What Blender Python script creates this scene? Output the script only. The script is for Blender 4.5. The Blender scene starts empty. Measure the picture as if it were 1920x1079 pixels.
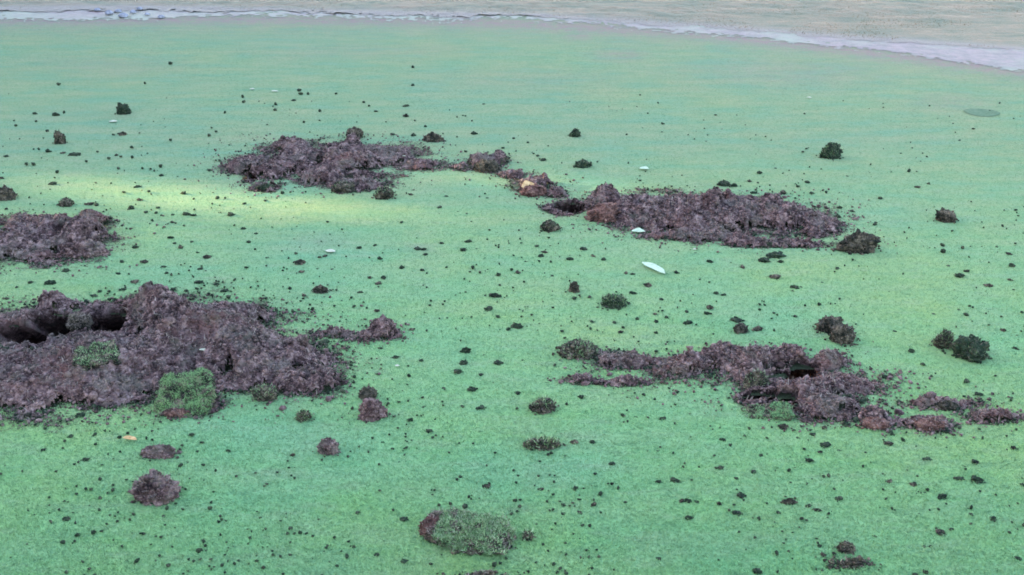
import bpy, bmesh, math, random
import numpy as np
from mathutils import Vector
R = math.radians
rng = np.random.default_rng(7); random.seed(7)
sc = bpy.context.scene
# ---------------------------------------------------------------- camera
H = 1.6; PITCH = R(24); F = 2058.0; W0, H0 = 1920.0, 1079.0
cam_d = bpy.data.cameras.new('camera'); cam = bpy.data.objects.new('camera', cam_d)
sc.collection.objects.link(cam); sc.camera = cam
cam.location = (0, 0, H); cam.rotation_euler = (R(90) - PITCH, 0, 0)
cam_d.sensor_width = 36; cam_d.lens = F / W0 * 36; cam_d.clip_start = 0.05; cam_d.clip_end = 1500
# ---------------------------------------------------------------- sky, sun, exposure
SUN_EL = R(12); SUN_DIR = np.array([-math.cos(R(16)), math.sin(R(16)), 0.0]) * math.cos(SUN_EL)
SUN_DIR[2] = math.sin(SUN_EL)                    # points to the sun
w = bpy.data.worlds.new('World'); sc.world = w; w.use_nodes = True
nt = w.node_tree; sky = nt.nodes.new('ShaderNodeTexSky'); sky.sky_type = 'NISHITA'; sky.sun_disc = False
sky.sun_elevation = SUN_EL; sky.sun_rotation = math.atan2(SUN_DIR[0], SUN_DIR[1])
sky.air_density = 1.0; sky.dust_density = 1.5; sky.ozone_density = 1.0
nt.links.new(sky.outputs[0], nt.nodes['Background'].inputs[0]); nt.nodes['Background'].inputs[1].default_value = 0.15
sd = bpy.data.lights.new('sun', 'SUN'); sun = bpy.data.objects.new('sun', sd); sc.collection.objects.link(sun)
sd.energy = 2.7; sd.angle = R(1.0); sd.color = (1.0, 0.80, 0.46)
sun.rotation_euler = Vector((SUN_DIR[0], SUN_DIR[1], SUN_DIR[2])).to_track_quat('Z', 'Y').to_euler()
sc.view_settings.view_transform = 'Standard'; sc.view_settings.look = 'None'
sc.view_settings.exposure = 4.1; sc.view_settings.gamma = 1
sc.render.resolution_x = 1024; sc.render.resolution_y = 575
sc.cycles.pixel_filter_type = 'BLACKMAN_HARRIS'; sc.cycles.filter_width = 1.75
# ---------------------------------------------------------------- maths
cp, sp = math.cos(PITCH), math.sin(PITCH)
def unproj(u, v):
    dx = (u - W0/2)/F; dz = -(v - H0/2)/F
    dy_ = cp + dz*sp; dzz = -sp + dz*cp
    t = H / -dzz
    return dx*t, dy_*t
def proj(x, y, z=0):
    dep = y*cp - (z - H)*sp; up = y*sp + (z - H)*cp
    return W0/2 + F*x/dep, H0/2 - F*up/dep
def scale_at(v):                                  # photo pixels per metre at a ground row
    x, y = unproj(W0/2, v); return F/(y*cp + H*sp)
def _h(ix, iy, iz, s):
    n = (ix.astype(np.int64)*374761393 + iy.astype(np.int64)*668265263 + iz.astype(np.int64)*2147483647 + s*1274126177) & 0xffffffff
    n = ((n ^ (n >> 13))*1274126177) & 0xffffffff
    n = ((n ^ (n >> 16))*2246822519) & 0xffffffff
    return ((n ^ (n >> 15)) & 0xffffff)/float(0xffffff)
def vnoise(x, y, z, s=0):
    x0 = np.floor(x); y0 = np.floor(y); z0 = np.floor(z)
    fx, fy, fz = x-x0, y-y0, z-z0
    fx = fx*fx*(3-2*fx); fy = fy*fy*(3-2*fy); fz = fz*fz*(3-2*fz)
    r = 0
    for a in (0, 1):
        for b in (0, 1):
            for c in (0, 1):
                wgt = (fx if a else 1-fx)*(fy if b else 1-fy)*(fz if c else 1-fz)
                r = r + wgt*_h(x0+a, y0+b, z0+c, s)
    return r*2-1
def fbm(x, y, z, sc_, octv=4, s=0, gain=0.5):
    x = np.asarray(x, float); y = np.asarray(y, float); z = np.zeros_like(x) + z
    r = 0; a = 1; f = sc_
    for i in range(octv):
        r = r + a*vnoise(x*f + 17.3*i, y*f + 5.1*i, z*f, s+i); a *= gain; f *= 2.03
    return r
def sstep(a, b, x):
    t = np.clip((x-a)/(b-a), 0, 1); return t*t*(3-2*t)
# ---------------------------------------------------------------- materials
def mat(name):
    m = bpy.data.materials.new(name); m.use_nodes = True
    return m, m.node_tree, m.node_tree.nodes['Principled BSDF']
def N(t, kind, **kw):
    n = t.nodes.new(kind)
    for k, v in kw.items(): setattr(n, k, v)
    return n
def noise_node(t, scale, detail=4, rough=0.6, coord=None, out='Fac'):
    n = N(t, 'ShaderNodeTexNoise'); n.inputs['Scale'].default_value = scale
    n.inputs['Detail'].default_value = detail; n.inputs['Roughness'].default_value = rough
    if coord is not None: t.links.new(coord, n.inputs['Vector'])
    return n.outputs[out]
AL = 0.54          # overall albedo level
def ramp(t, fac, stops):
    stops = [(p, tuple(q*AL for q in c)) for p, c in stops]
    r = N(t, 'ShaderNodeValToRGB'); els = r.color_ramp.elements
    while len(els) < len(stops): els.new(0.5)
    for e, (p, c) in zip(els, stops): e.position = p; e.color = (*c, 1) if len(c) == 3 else c
    t.links.new(fac, r.inputs[0]); return r.outputs[0]
def mix(t, fac, a, b, mode='MIX'):
    m = N(t, 'ShaderNodeMix', data_type='RGBA', blend_type=mode)
    for s, val in ((0, fac), (6, a), (7, b)):
        if isinstance(val, (float, int)): m.inputs[s].default_value = val
        elif isinstance(val, tuple): m.inputs[s].default_value = (*[q*AL for q in val], 1)
        else: t.links.new(val, m.inputs[s])
    return m.outputs[2]
def attr(t, name):
    a = N(t, 'ShaderNodeAttribute'); a.attribute_name = name; return a.outputs
def world_pos(t): return N(t, 'ShaderNodeNewGeometry').outputs['Position']
def mapr(t, v, a, b, c=0.0, d=1.0):
    m = N(t, 'ShaderNodeMapRange'); t.links.new(v, m.inputs[0])
    for i, q in zip((1, 2, 3, 4), (a, b, c, d)): m.inputs[i].default_value = q
    return m.outputs[0]
def bump(t, h, strength, dist, bsdf):
    b = N(t, 'ShaderNodeBump'); b.inputs['Strength'].default_value = strength; b.inputs['Distance'].default_value = dist
    t.links.new(h, b.inputs['Height']); t.links.new(b.outputs[0], bsdf.inputs['Normal'])

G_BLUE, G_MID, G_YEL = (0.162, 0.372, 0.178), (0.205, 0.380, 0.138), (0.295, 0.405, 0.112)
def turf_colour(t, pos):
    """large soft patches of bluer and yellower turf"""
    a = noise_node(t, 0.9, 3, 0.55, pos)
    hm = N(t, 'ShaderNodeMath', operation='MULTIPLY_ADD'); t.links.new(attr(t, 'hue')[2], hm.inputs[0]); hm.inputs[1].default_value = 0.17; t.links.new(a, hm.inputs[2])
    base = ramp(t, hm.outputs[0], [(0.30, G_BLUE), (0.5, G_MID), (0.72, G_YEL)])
    mp = N(t, 'ShaderNodeMapping'); mp.inputs['Scale'].default_value = (1.0, 3.2, 1); mp.inputs['Rotation'].default_value = (0, 0, 0.12)
    t.links.new(pos, mp.inputs[0])
    b = noise_node(t, 3.0, 4, 0.6, mp.outputs[0])
    base = mix(t, mapr(t, b, 0.35, 0.7, 0.0, 0.35), base, (0.29, 0.375, 0.22))
    sx = N(t, 'ShaderNodeSeparateXYZ'); t.links.new(pos, sx.inputs[0])
    far = ramp(t, noise_node(t, 2.4, 4, 0.65, mp.outputs[0]), [(0.36, (0.165, 0.235, 0.165)), (0.5, (0.214, 0.232, 0.148)), (0.66, (0.275, 0.245, 0.160))])
    base = mix(t, mapr(t, sx.outputs[1], 1.9, 5.4, 0.0, 0.80), base, far)   # greyer turf colour towards the far edge
    st = noise_node(t, 5.5, 5, 0.7, mp.outputs[0])
    base = mix(t, mapr(t, st, 0.5, 0.68, 0.0, 0.35), base, (0.27, 0.29, 0.20)); base = mix(t, mapr(t, st, 0.32, 0.46, 0.35, 0.0), base, (0.10, 0.20, 0.115))
    g = noise_node(t, 85, 3, 0.75, pos)
    return mix(t, mapr(t, g, 0.34, 0.52, 0.50, 0.0), base, (0.045, 0.13, 0.065))
def turf_mat():
    m, t, b = mat('mown_turf'); pos = world_pos(t)
    c = turf_colour(t, pos)
    f = noise_node(t, 170, 3, 0.7, pos)
    c = mix(t, mapr(t, f, 0.30, 0.50, 0.4, 0.0), c, (0.05, 0.13, 0.06))
    f2 = noise_node(t, 60, 3, 0.7, pos)
    c = mix(t, mapr(t, f2, 0.52, 0.75, 0.0, 0.5), c, (0.16, 0.29, 0.16))
    dry = attr(t, 'dry')[2]; n3 = noise_node(t, 14, 5, 0.7, pos)
    k = N(t, 'ShaderNodeMath', operation='MULTIPLY'); t.links.new(dry, k.inputs[0]); t.links.new(mapr(t, n3, 0.3, 0.6, 0.25, 1.0), k.inputs[1])
    c = mix(t, k.outputs[0], c, (0.265, 0.180, 0.170))
    so = attr(t, 'soil')[2]; n4 = noise_node(t, 70, 4, 0.8, pos)
    k3 = N(t, 'ShaderNodeMath', operation='MULTIPLY_ADD'); t.links.new(so, k3.inputs[0]); k3.inputs[1].default_value = 0.34; t.links.new(n4, k3.inputs[2])
    k2 = N(t, 'ShaderNodeMath', operation='MULTIPLY'); t.links.new(mapr(t, k3.outputs[0], 0.64, 0.76, 0.0, 0.8), k2.inputs[0]); k2.inputs[1].default_value = 1.0
    c = mix(t, k2.outputs[0], c, (0.075, 0.060, 0.045))
    t.links.new(c, b.inputs['Base Color']); b.inputs['Roughness'].default_value = 0.9
    b.inputs['Specular IOR Level'].default_value = 0.0
    b.inputs['Sheen Weight'].default_value = 0.0; b.inputs['Sheen Roughness'].default_value = 0.6
    bump(t, f, 0.7, 0.006, b)
    return m
def blade_mat(name, cols, sheen=0.1):
    m, t, b = mat(name); at = attr(t, 'tint'); pos = world_pos(t)
    c = ramp(t, at[2], [(i/(len(cols)-1), q) for i, q in enumerate(cols)])
    if name == 'turf_blades':
        c = mix(t, 0.7, c, turf_colour(t, pos))
    t.links.new(c, b.inputs['Base Color']); b.inputs['Roughness'].default_value = 0.75
    b.inputs['Specular IOR Level'].default_value = 0.05
    return m
def soil_mat(name, dark, mid, light, red=None, grit=1.0):
    m, t, b = mat(name); pos = world_pos(t)
    n = noise_node(t, 30*grit, 6, 0.78, pos); c = ramp(t, n, [(0.40, dark), (0.51, mid), (0.65, light)])  # dark tones here also stand in for shaded gaps between crumbs
    n2 = noise_node(t, 5, 3, 0.6, pos)
    if red: c = mix(t, mapr(t, n2, 0.5, 0.68, 0.0, 0.75), c, red)
    if grit > 1: c = mix(t, mapr(t, noise_node(t, 9, 4, 0.7, pos), 0.5, 0.62, 0, 0.55), c, (0.125, 0.105, 0.085))
    c = mix(t, mapr(t, attr(t, 'tint')[2], 0.45, 1, 0, 0.32), c, light)
    c = mix(t, mapr(t, attr(t, 'tint')[2], 0.0, 0.3, 0.5, 0.0), c, dark)  # darkened granules make up for shade missing between them
    n3 = noise_node(t, 240*grit, 3, 0.7, pos)
    c = mix(t, mapr(t, n3, 0.6, 0.72, 0, 0.6), c, (0.30, 0.19, 0.19))
    t.links.new(c, b.inputs['Base Color']); b.inputs['Roughness'].default_value = 0.95
    b.inputs['Specular IOR Level'].default_value = 0.1
    bump(t, n3, 0.6, 0.004, b)
    return m
M = {}
M['turf'] = turf_mat()
M['blades'] = blade_mat('turf_blades', [(0.10, 0.22, 0.085), (0.17, 0.32, 0.115), (0.23, 0.38, 0.15), (0.31, 0.45, 0.22)])
M['longgrass'] = blade_mat('sod_blades', [(0.035, 0.065, 0.03), (0.12, 0.21, 0.085), (0.23, 0.34, 0.15), (0.44, 0.52, 0.30)])
M['roots'] = blade_mat('root_fibres', [(0.08, 0.055, 0.045), (0.20, 0.145, 0.12), (0.38, 0.29, 0.25)], 0.1)
M['rough'] = blade_mat('rough_blades', [(0.12, 0.12, 0.06), (0.20, 0.15, 0.08), (0.27, 0.17, 0.10), (0.34, 0.21, 0.13)])
M['soil'] = soil_mat('loose_soil', (0.012, 0.0065, 0.0065), (0.086, 0.046, 0.046), (0.34, 0.215, 0.200), (0.125, 0.058, 0.052), grit=1.05)
M['redsoil'] = soil_mat('red_brown_soil', (0.028, 0.013, 0.011), (0.105, 0.046, 0.038), (0.27, 0.145, 0.12))
M['darksoil'] = soil_mat('dark_crumb_soil', (0.006, 0.012, 0.007), (0.016, 0.030, 0.015), (0.065, 0.070, 0.042))
M['thatch'] = soil_mat('thatchy_soil', (0.006, 0.008, 0.005), (0.034, 0.028, 0.019), (0.20, 0.15, 0.105))
def path_mat():
    m, t, b = mat('pale_gritty_path'); pos = world_pos(t)
    n = noise_node(t, 9, 5, 0.7, pos); c = ramp(t, n, [(0.34, (0.13, 0.096, 0.086)), (0.5, (0.195, 0.130, 0.126)), (0.66, (0.255, 0.160, 0.162))])
    n2 = noise_node(t, 60, 3, 0.7, pos); c = mix(t, mapr(t, n2, 0.55, 0.7, 0, 0.4), c, (0.18, 0.18, 0.17)); c = mix(t, attr(t, 'fade')[2], c, (0.215, 0.200, 0.150))
    t.links.new(c, b.inputs['Base Color']); b.inputs['Roughness'].default_value = 0.9; bump(t, n2, 0.5, 0.01, b); return m
M['path'] = path_mat()
def rough_mat():
    m, t, b = mat('rough_ground'); pos = world_pos(t)
    mp = N(t, 'ShaderNodeMapping'); mp.inputs['Scale'].default_value = (1.0, 2.6, 1); mp.inputs['Rotation'].default_value = (0, 0, 0.2); t.links.new(pos, mp.inputs[0])
    n = noise_node(t, 2.2, 6, 0.75, mp.outputs[0])
    c = ramp(t, n, [(0.36, (0.060, 0.068, 0.034)), (0.47, (0.150, 0.112, 0.062)), (0.56, (0.21, 0.125, 0.072)), (0.68, (0.31, 0.190, 0.115))])
    n2 = noise_node(t, 28, 5, 0.75, pos); c = mix(t, mapr(t, n2, 0.35, 0.6, 0.5, 0), c, (0.10, 0.11, 0.07))
    c = mix(t, attr(t, 'dry')[2], c, (0.205, 0.150, 0.130))
    t.links.new(c, b.inputs['Base Color']); b.inputs['Roughness'].default_value = 0.95; bump(t, n2, 0.8, 0.03, b); return m
M['roughground'] = rough_mat()
def plain(name, c1, c2, scale=60, rough=0.6):
    m, t, b = mat(name); pos = world_pos(t)
    c = ramp(t, noise_node(t, scale, 4, 0.6, pos), [(0.35, c1), (0.65, c2)])
    t.links.new(c, b.inputs['Base Color']); b.inputs['Roughness'].default_value = rough; b.inputs['Specular IOR Level'].default_value = 0.0; return m
M['paleleaf'] = plain('pale_dry_leaf', (0.36, 0.42, 0.30), (0.48, 0.52, 0.38), 90)
M['tanleaf'] = plain('tan_dry_leaf', (0.45, 0.25, 0.11), (0.66, 0.42, 0.22), 90)
M['whitebit'] = plain('white_flake', (0.34, 0.33, 0.25), (0.50, 0.46, 0.36), 90)
M['stone'] = plain('grey_stone', (0.16, 0.15, 0.18), (0.34, 0.32, 0.38), 40, 0.85)
M['darkturf'] = plain('dark_turf', (0.10, 0.145, 0.09), (0.15, 0.19, 0.125), 50, 0.9)  # darker turf tone of the oval dip
M['occluder'] = plain('occluder_foliage', (0.03, 0.06, 0.025), (0.07, 0.11, 0.04), 12, 0.8)
# ---------------------------------------------------------------- mesh helpers
def make_mesh(name, V, Fc, material, tint=None, attrs=None, smooth=False):
    me = bpy.data.meshes.new(name); V = np.asarray(V, np.float32); Fc = np.asarray(Fc, np.int32)
    k = Fc.shape[1]
    me.vertices.add(len(V)); me.vertices.foreach_set('co', V.ravel())
    me.loops.add(Fc.size); me.loops.foreach_set('vertex_index', Fc.ravel())
    me.polygons.add(len(Fc)); me.polygons.foreach_set('loop_start', np.arange(0, Fc.size, k, dtype=np.int32))
    me.update(calc_edges=True)
    if smooth: me.polygons.foreach_set('use_smooth', np.ones(len(Fc), bool))
    d = dict(attrs or {})
    if tint is not None: d['tint'] = tint
    for an, av in d.items():
        a = me.attributes.new(an, 'FLOAT', 'POINT'); a.data.foreach_set('value', np.asarray(av, np.float32))
    me.materials.append(material); me.validate(); return me
def link(name, me, parent=None, loc=None):
    o = bpy.data.objects.new(name, me); sc.collection.objects.link(o)
    if parent is not None: o.parent = parent
    if loc is not None: o.location = loc
    return o
def tag(o, label=None, cat=None, group=None, kind=None):
    if label: o['label'] = label
    if cat: o['category'] = cat
    if group: o['group'] = group
    if kind: o['kind'] = kind
    return o
def ico(sub):
    bm = bmesh.new(); bmesh.ops.create_icosphere(bm, subdivisions=sub, radius=1.0)
    V = np.array([v.co[:] for v in bm.verts]); Fc = np.array([[v.index for v in f.verts] for f in bm.faces]); bm.free()
    return V, Fc
ICO = {s: ico(s) for s in (1, 2, 3, 4, 5)}
def lumps(pts, sizes, sub=1, seed=1, squash=0.75, jit=0.35):
    """many irregular crumbs merged: pts (n,3), sizes = radius"""
    r = np.random.default_rng(seed); bV, bF = ICO[sub]; n = len(pts); k = len(bV)
    if n == 0: return np.zeros((0, 3)), np.zeros((0, 3), int), np.zeros(0)
    off = 1 + r.uniform(-jit, jit, (n, k, 1))
    V = bV[None]*off
    st = r.uniform(0.7, 1.3, (n, 1, 3)); st[:, :, 2] *= squash; V = V*st
    a = r.uniform(0, 2*np.pi, n); c, s = np.cos(a)[:, None], np.sin(a)[:, None]
    x = V[..., 0]*c - V[..., 1]*s; y = V[..., 0]*s + V[..., 1]*c
    b = r.uniform(-0.6, 0.6, n); c2, s2 = np.cos(b)[:, None], np.sin(b)[:, None]
    z = V[..., 2]; y2 = y*c2 - z*s2; z2 = y*s2 + z*c2
    V = np.stack([x, y2, z2], -1)*np.asarray(sizes)[:, None, None] + np.asarray(pts)[:, None, :]
    Fc = bF[None] + (np.arange(n)*k)[:, None, None]
    return V.reshape(-1, 3), Fc.reshape(-1, 3), np.repeat(r.uniform(0, 1, n), k)
def blades(pts, hgt, wid, lean=0.6, seed=1, nrm=None, bent=True):
    """grass blades: two triangles each (a bent strip to a point)"""
    r = np.random.default_rng(seed); n = len(pts)
    hgt = np.asarray(hgt)*np.ones(n)*r.uniform(0.6, 1.3, n); wid = np.asarray(wid)*np.ones(n)
    a = r.uniform(0, 2*np.pi, n); side = np.stack([np.cos(a), np.sin(a), np.zeros(n)], -1)
    up = np.zeros((n, 3)); up[:, 2] = 1
    if nrm is not None: up = nrm
    l = r.normal(0, lean, (n, 3)); l[:, 2] *= 0.3
    d1 = up + l*0.5; d1 /= np.linalg.norm(d1, axis=1)[:, None]
    d2 = up*0.5 + l*1.2; d2 /= np.linalg.norm(d2, axis=1)[:, None]
    p0 = pts - side*wid[:, None]/2; p1 = pts + side*wid[:, None]/2
    m = pts + d1*hgt[:, None]*0.55; m0 = m - side*wid[:, None]*0.4; m1 = m + side*wid[:, None]*0.4
    tip = m + d2*hgt[:, None]*0.55
    V = np.stack([p0, p1, m1, m0, tip], 1).reshape(-1, 3)
    b = (np.arange(n)*5)[:, None, None]
    Fc = (np.array([[0, 1, 2], [0, 2, 3], [3, 2, 4]])[None] + b).reshape(-1, 3)
    return V, Fc, np.repeat(r.uniform(0, 1, n), 5)
def merge(parts):
    Vs, Fs, Ts, o = [], [], [], 0
    for V, Fc, T in parts:
        if len(V) == 0: continue
        Vs.append(V); Fs.append(Fc + o); Ts.append(T); o += len(V)
    return np.concatenate(Vs), np.concatenate(Fs), np.concatenate(Ts)
# ---------------------------------------------------------------- dug soil: shapes as ground footprints (u, v, ru, rv, height m)
PATCH = {
 'near_left': dict(e=[(40,722,200,60,.042),(150,708,170,64,.055),(250,682,145,66,.075),(292,612,80,42,.105),(335,640,110,60,.10),(430,655,120,75,.075),(500,690,120,52,.055),(590,722,75,28,.045),(360,755,60,22,.02),(-60,735,120,60,.05),(430,600,90,26,.04),
                      (105,580,50,10,.045),(70,615,80,34,.01),(200,606,50,26,.01)],
               hole=[(45,634,58,22,.40),(96,617,54,24,.42),(206,614,44,25,.40)], res=.0055, gran=5200, bias=0.0),
 'far_left': dict(e=[(50,462,130,36,.045),(145,452,68,30,.085),(175,425,42,20,.06),(110,428,70,18,.05),(-30,475,100,34,.05),(40,425,60,18,.02)], hole=[(135,436,40,5,.05)], res=.008, gran=1600),
 'upper_middle': dict(e=[(490,318,62,26,.055),(560,310,90,36,.05),(650,305,95,36,.06),(720,295,70,22,.035),(665,277,22,16,.07),(545,282,50,14,.06),(610,332,80,18,.035),(655,350,60,11,.03),(780,312,60,10,.012),(505,352,22,7,.01),(455,318,40,14,.035)],
                      hole=[(500,353,22,6,.16),(470,335,14,5,.1)], res=.0085, gran=2600, bias=.17),
 'link': dict(e=[(905,310,44,12,.055),(935,304,24,10,.06),(965,330,42,9,.015),(1003,352,50,13,.05),(1045,366,24,9,.02),(870,318,26,6,.01)], hole=[], res=.0085, gran=700, bias=.22, hs=.75),
 'upper_right': dict(e=[(1133,388,42,19,.075),(1200,402,85,27,.05),(1290,408,110,38,.055),(1335,405,26,22,.10),(1380,418,120,36,.055),(1460,420,90,32,.05),(1530,428,55,24,.03),(1360,385,120,16,.03),(1330,448,110,12,.012),(1450,462,130,7,.006),(1065,391,36,11,.01),(1440,400,40,16,.07)],
                     hole=[(1066,394,33,10,.28),(1350,384,14,5,.08)], res=.0075, gran=3600, bias=.16),
 'near_right': dict(e=[(1180,683,85,16,.014),(1290,695,90,26,.04),(1350,680,60,24,.06),(1415,692,62,30,.08),(1470,690,52,24,.06),(1548,688,34,18,.045),(1515,705,60,24,.01),(1440,715,90,20,.03),(1560,728,85,24,.025),(1500,748,100,26,.03),(1560,772,85,24,.035),(1640,788,44,16,.035),(1745,802,50,14,.03),(1860,790,62,12,.03),(1760,762,70,10,.02),(1088,718,36,8,.02),(1170,722,75,5,.006),(1420,752,45,13,.01),(1700,800,90,12,.012)],
                    hole=[(1508,706,32,14,.30),(1466,716,24,7,.16),(1424,752,38,10,.26),(1476,756,26,8,.18)], res=.0058, gran=3600, bias=.18, hs=.62),
 'small_heap': dict(e=[(718,630,34,12,.045),(690,636,50,8,.015),(640,632,40,7,.008)], hole=[], res=.006, gran=350),
 'bottom_smear': dict(e=[(905,1092,60,8,.004)], hole=[], res=.005, gran=150),
 'right_smear': dict(e=[(1600,1062,34,9,.005)], hole=[], res=.005, gran=110),
}
def field(p, u, v, x, y):
    """returns mask (>0 = soil) and height for one patch"""
    e = np.stack([1 - np.hypot((u-a)/ru, (v-b)/rv) for a, b, ru, rv, h in p['e']], 0)
    hh = np.stack([h*np.clip(1-np.hypot((u-a)/ru, (v-b)/rv)**2, 0, 1)**1.15 for a, b, ru, rv, h in p['e']], 0)
    mask = e.max(0); h = (hh**3).sum(0)**(1/3)
    hole = np.zeros_like(h)
    for a, b, ru, rv, dp in p['hole']:
        d = np.hypot((u-a)/ru, (v-b)/rv) + 0.22*fbm(x, y, 3.3, 18, 3, 9)
        hole = np.maximum(hole, dp*(1-sstep(0.72, 1.0, d)))
        h = h*(1 - 0.75*(1-sstep(0.9, 2.2, d))*sstep(-.2*rv, .3*rv, v-b))
        mask = np.maximum(mask, np.clip(1.45 - d, -3, 1)*1.2)
    n = fbm(x, y, 0.0, 14, 4, 3, 0.6)
    n2 = fbm(x, y, 5.0, 6, 3, 33, 0.6)
    n4 = fbm(x, y, 8.0, 10, 3, 35, 0.6)
    return mask + 0.32*n + 0.18*n2 - p.get('bias', .10), p.get('hs', .84)*h*np.clip(0.90+0.18*n2+0.30*n4, .35, 1.15) - hole, hole
def base_z(x, y): return 0.012*fbm(x, y, 0, 0.35, 2, 40) + 0.0025*fbm(x, y, 0, 3.0, 2, 44)
def soil_z(p, u, v, x, y):
    mask, h, hole = field(p, u, v, x, y)
    hm = np.clip(h, 0, 0.12)
    rel = 0.010*fbm(x, y, 0.7, 15, 3, 5, 0.6) + (0.009+0.10*hm)*np.abs(fbm(x, y, 1.7, 40, 3, 6, 0.6)) + 0.006*np.abs(fbm(x, y, 2.2, 90, 2, 8))
    edge = sstep(0, 0.45, mask)
    return base_z(x, y) + h*sstep(-.02, .25, mask+hole*10) + rel*(0.15+0.85*edge) + 0.003*edge + .0005, mask, hole
def all_soil(u, v, x, y):
    m = np.full_like(x, -1.0); hl = np.zeros_like(x)
    for p in PATCH.values():
        us = [q[0] for q in p['e']]; vs = [q[1] for q in p['e']]; sel = (u > min(us)-260) & (u < max(us)+260) & (v > min(vs)-120) & (v < max(vs)+120)
        if sel.any():
            a, h, ho = field(p, u[sel], v[sel], x[sel], y[sel])
            m[sel] = np.maximum(m[sel], a); hl[sel] = np.maximum(hl[sel], ho)
    return m, hl
# ---------------------------------------------------------------- the ground
def path_edges(u):
    top = np.interp(u, [-600,0,150,350,640,800,1000,1300,1500,1700,1920,2600], [14,17,13,14,22,26,30,46,62,76,92,150])
    bot = np.interp(u, [-600,0,150,350,640,800,1000,1300,1500,1700,1920,2600], [36,38,40,36,38,40,46,64,84,108,138,215])
    return top, bot
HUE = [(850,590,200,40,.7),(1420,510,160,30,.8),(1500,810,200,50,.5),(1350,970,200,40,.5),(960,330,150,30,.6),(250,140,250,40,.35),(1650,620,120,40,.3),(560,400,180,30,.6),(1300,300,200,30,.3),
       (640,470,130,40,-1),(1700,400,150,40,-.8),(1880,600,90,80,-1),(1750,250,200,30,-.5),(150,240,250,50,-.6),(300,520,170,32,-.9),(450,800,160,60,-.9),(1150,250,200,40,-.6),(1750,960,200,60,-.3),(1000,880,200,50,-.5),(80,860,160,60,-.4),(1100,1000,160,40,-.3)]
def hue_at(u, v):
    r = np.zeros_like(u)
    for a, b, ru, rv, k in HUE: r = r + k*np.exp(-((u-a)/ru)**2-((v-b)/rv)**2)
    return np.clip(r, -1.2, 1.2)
def grid(x0, x1, y0, y1, nx, ny, persp=True):
    ys = np.geomspace(y0, y1, ny) if persp else np.linspace(y0, y1, ny)
    t = np.linspace(-1, 1, nx)
    X = np.outer(np.ones(ny), t) * (np.interp(ys, [y0, y1], [x0, x1]))[:, None]
    Y = np.outer(ys, np.ones(nx)); return X, Y
def quads(nx, ny):
    i = np.arange(nx*ny).reshape(ny, nx)
    return np.stack([i[:-1, :-1], i[:-1, 1:], i[1:, 1:], i[1:, :-1]], -1).reshape(-1, 4)
NX, NY = 760, 900
X, Y = grid(2.4, 7.5, 1.2, 11.5, NX, NY)
x = X.ravel(); y = Y.ravel(); u, v = proj(x, y)
m_, hl_ = all_soil(u, v, x, y)
pt, pb = path_edges(u)
dry = (0.62*np.exp(-((v-pb)/9.0)**2)+0.38*np.exp(-((v-pb)/34.0)**2))*(v > pb-12)
for (a, b, ru, rv, k) in [(1165,105,60,14,.5),(1085,68,40,10,.7),(1500,135,260,34,.35),(700,95,240,18,.25),(60,50,120,12,.45),(200,120,160,22,.25),(1780,195,90,20,.3),(980,150,220,25,.2),(620,45,120,14,.5),(600,455,60,12,.25),(790,470,40,12,.3)]:
    dry = np.maximum(dry, k*np.exp(-((u-a)/ru)**2-((v-b)/rv)**2))
soilw = np.clip(np.exp(-np.clip(-m_, 0, 9)/0.42), 0, 1)
z = base_z(x, y) - 0.010*sstep(0.02, 0.2, m_) - 0.02*sstep(0, .03, hl_)
gz = z
q = quads(NX, NY); q = q[~(hl_ > 0.004)[q].any(1)]
us_ = np.unique(q); mp_ = -np.ones(len(x), int); mp_[us_] = np.arange(len(us_))
me = make_mesh('ground', np.stack([x, y, z], -1)[us_], mp_[q], M['turf'], attrs=dict(dry=dry[us_], soil=soilw[us_], hue=hue_at(u, v)[us_]), smooth=True)
tag(link('ground', me), kind='structure')
# far ground to the horizon: a ring of big faces round the fine sheet, 4 mm lower where they meet
fv = [(-7.5*1.0, 11.5), (7.5, 11.5), (2.4, 1.2), (-2.4, 1.2)]
fo = [(-600, 900), (600, 900), (600, -300), (-600, -300)]
V = [(a, b, -0.03) for a, b in fv] + [(a, b, -0.03) for a, b in fo]
Fq = [(0, 1, 5, 4), (1, 2, 6, 5), (2, 3, 7, 6), (3, 0, 4, 7)]
tag(link('surrounding_ground', make_mesh('surrounding_ground', V, Fq, M['turf'])), kind='structure')

# rough ground beyond the path and the path itself, sheets over the turf
us_, vs_ = np.meshgrid(np.linspace(-500, 2450, 1100), np.linspace(-42, 170, 300))
ux, vx = us_.ravel(), vs_.ravel(); px_, py_ = unproj(ux, vx)
pt, pb = path_edges(ux)
wob = 3.5*fbm(px_, py_, 0, 1.6, 3, 71, 0.6) + 2.2*fbm(px_, py_, 0, 20, 3, 75, 0.9)
qs = quads(1100, 300); keep = (vx > pt-1+wob) & (vx < pb-2+wob*1.3+4*fbm(px_, py_, 0, 30, 2, 72)); kq = keep[qs].all(1)
def compact(V, q, *att):
    us = np.unique(q); mp_ = -np.ones(len(V), int); mp_[us] = np.arange(len(us)); return (V[us], mp_[q], *[a[us] for a in att])
V = np.stack([px_, py_, base_z(px_, py_)+.0028+.0006*fbm(px_, py_, 0, 8, 3, 73)], -1)
fd = np.clip(np.exp(-np.clip(vx-pt, 0, 99)/5.0) + np.exp(-np.clip(pb-vx, 0, 99)/5.5) + .45*fbm(px_, py_, 0, 3.5, 4, 88, .7) + .22*(ux < 1300)*sstep(1300, 200, ux), 0, 1)
V2, q2, fd2 = compact(V, qs[kq], fd); tag(link('path', make_mesh('path', V2, q2, M['path'], smooth=True, attrs=dict(fade=fd2))), kind='structure')
keep = vx < pt+7+wob; kq = keep[qs].all(1)
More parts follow.
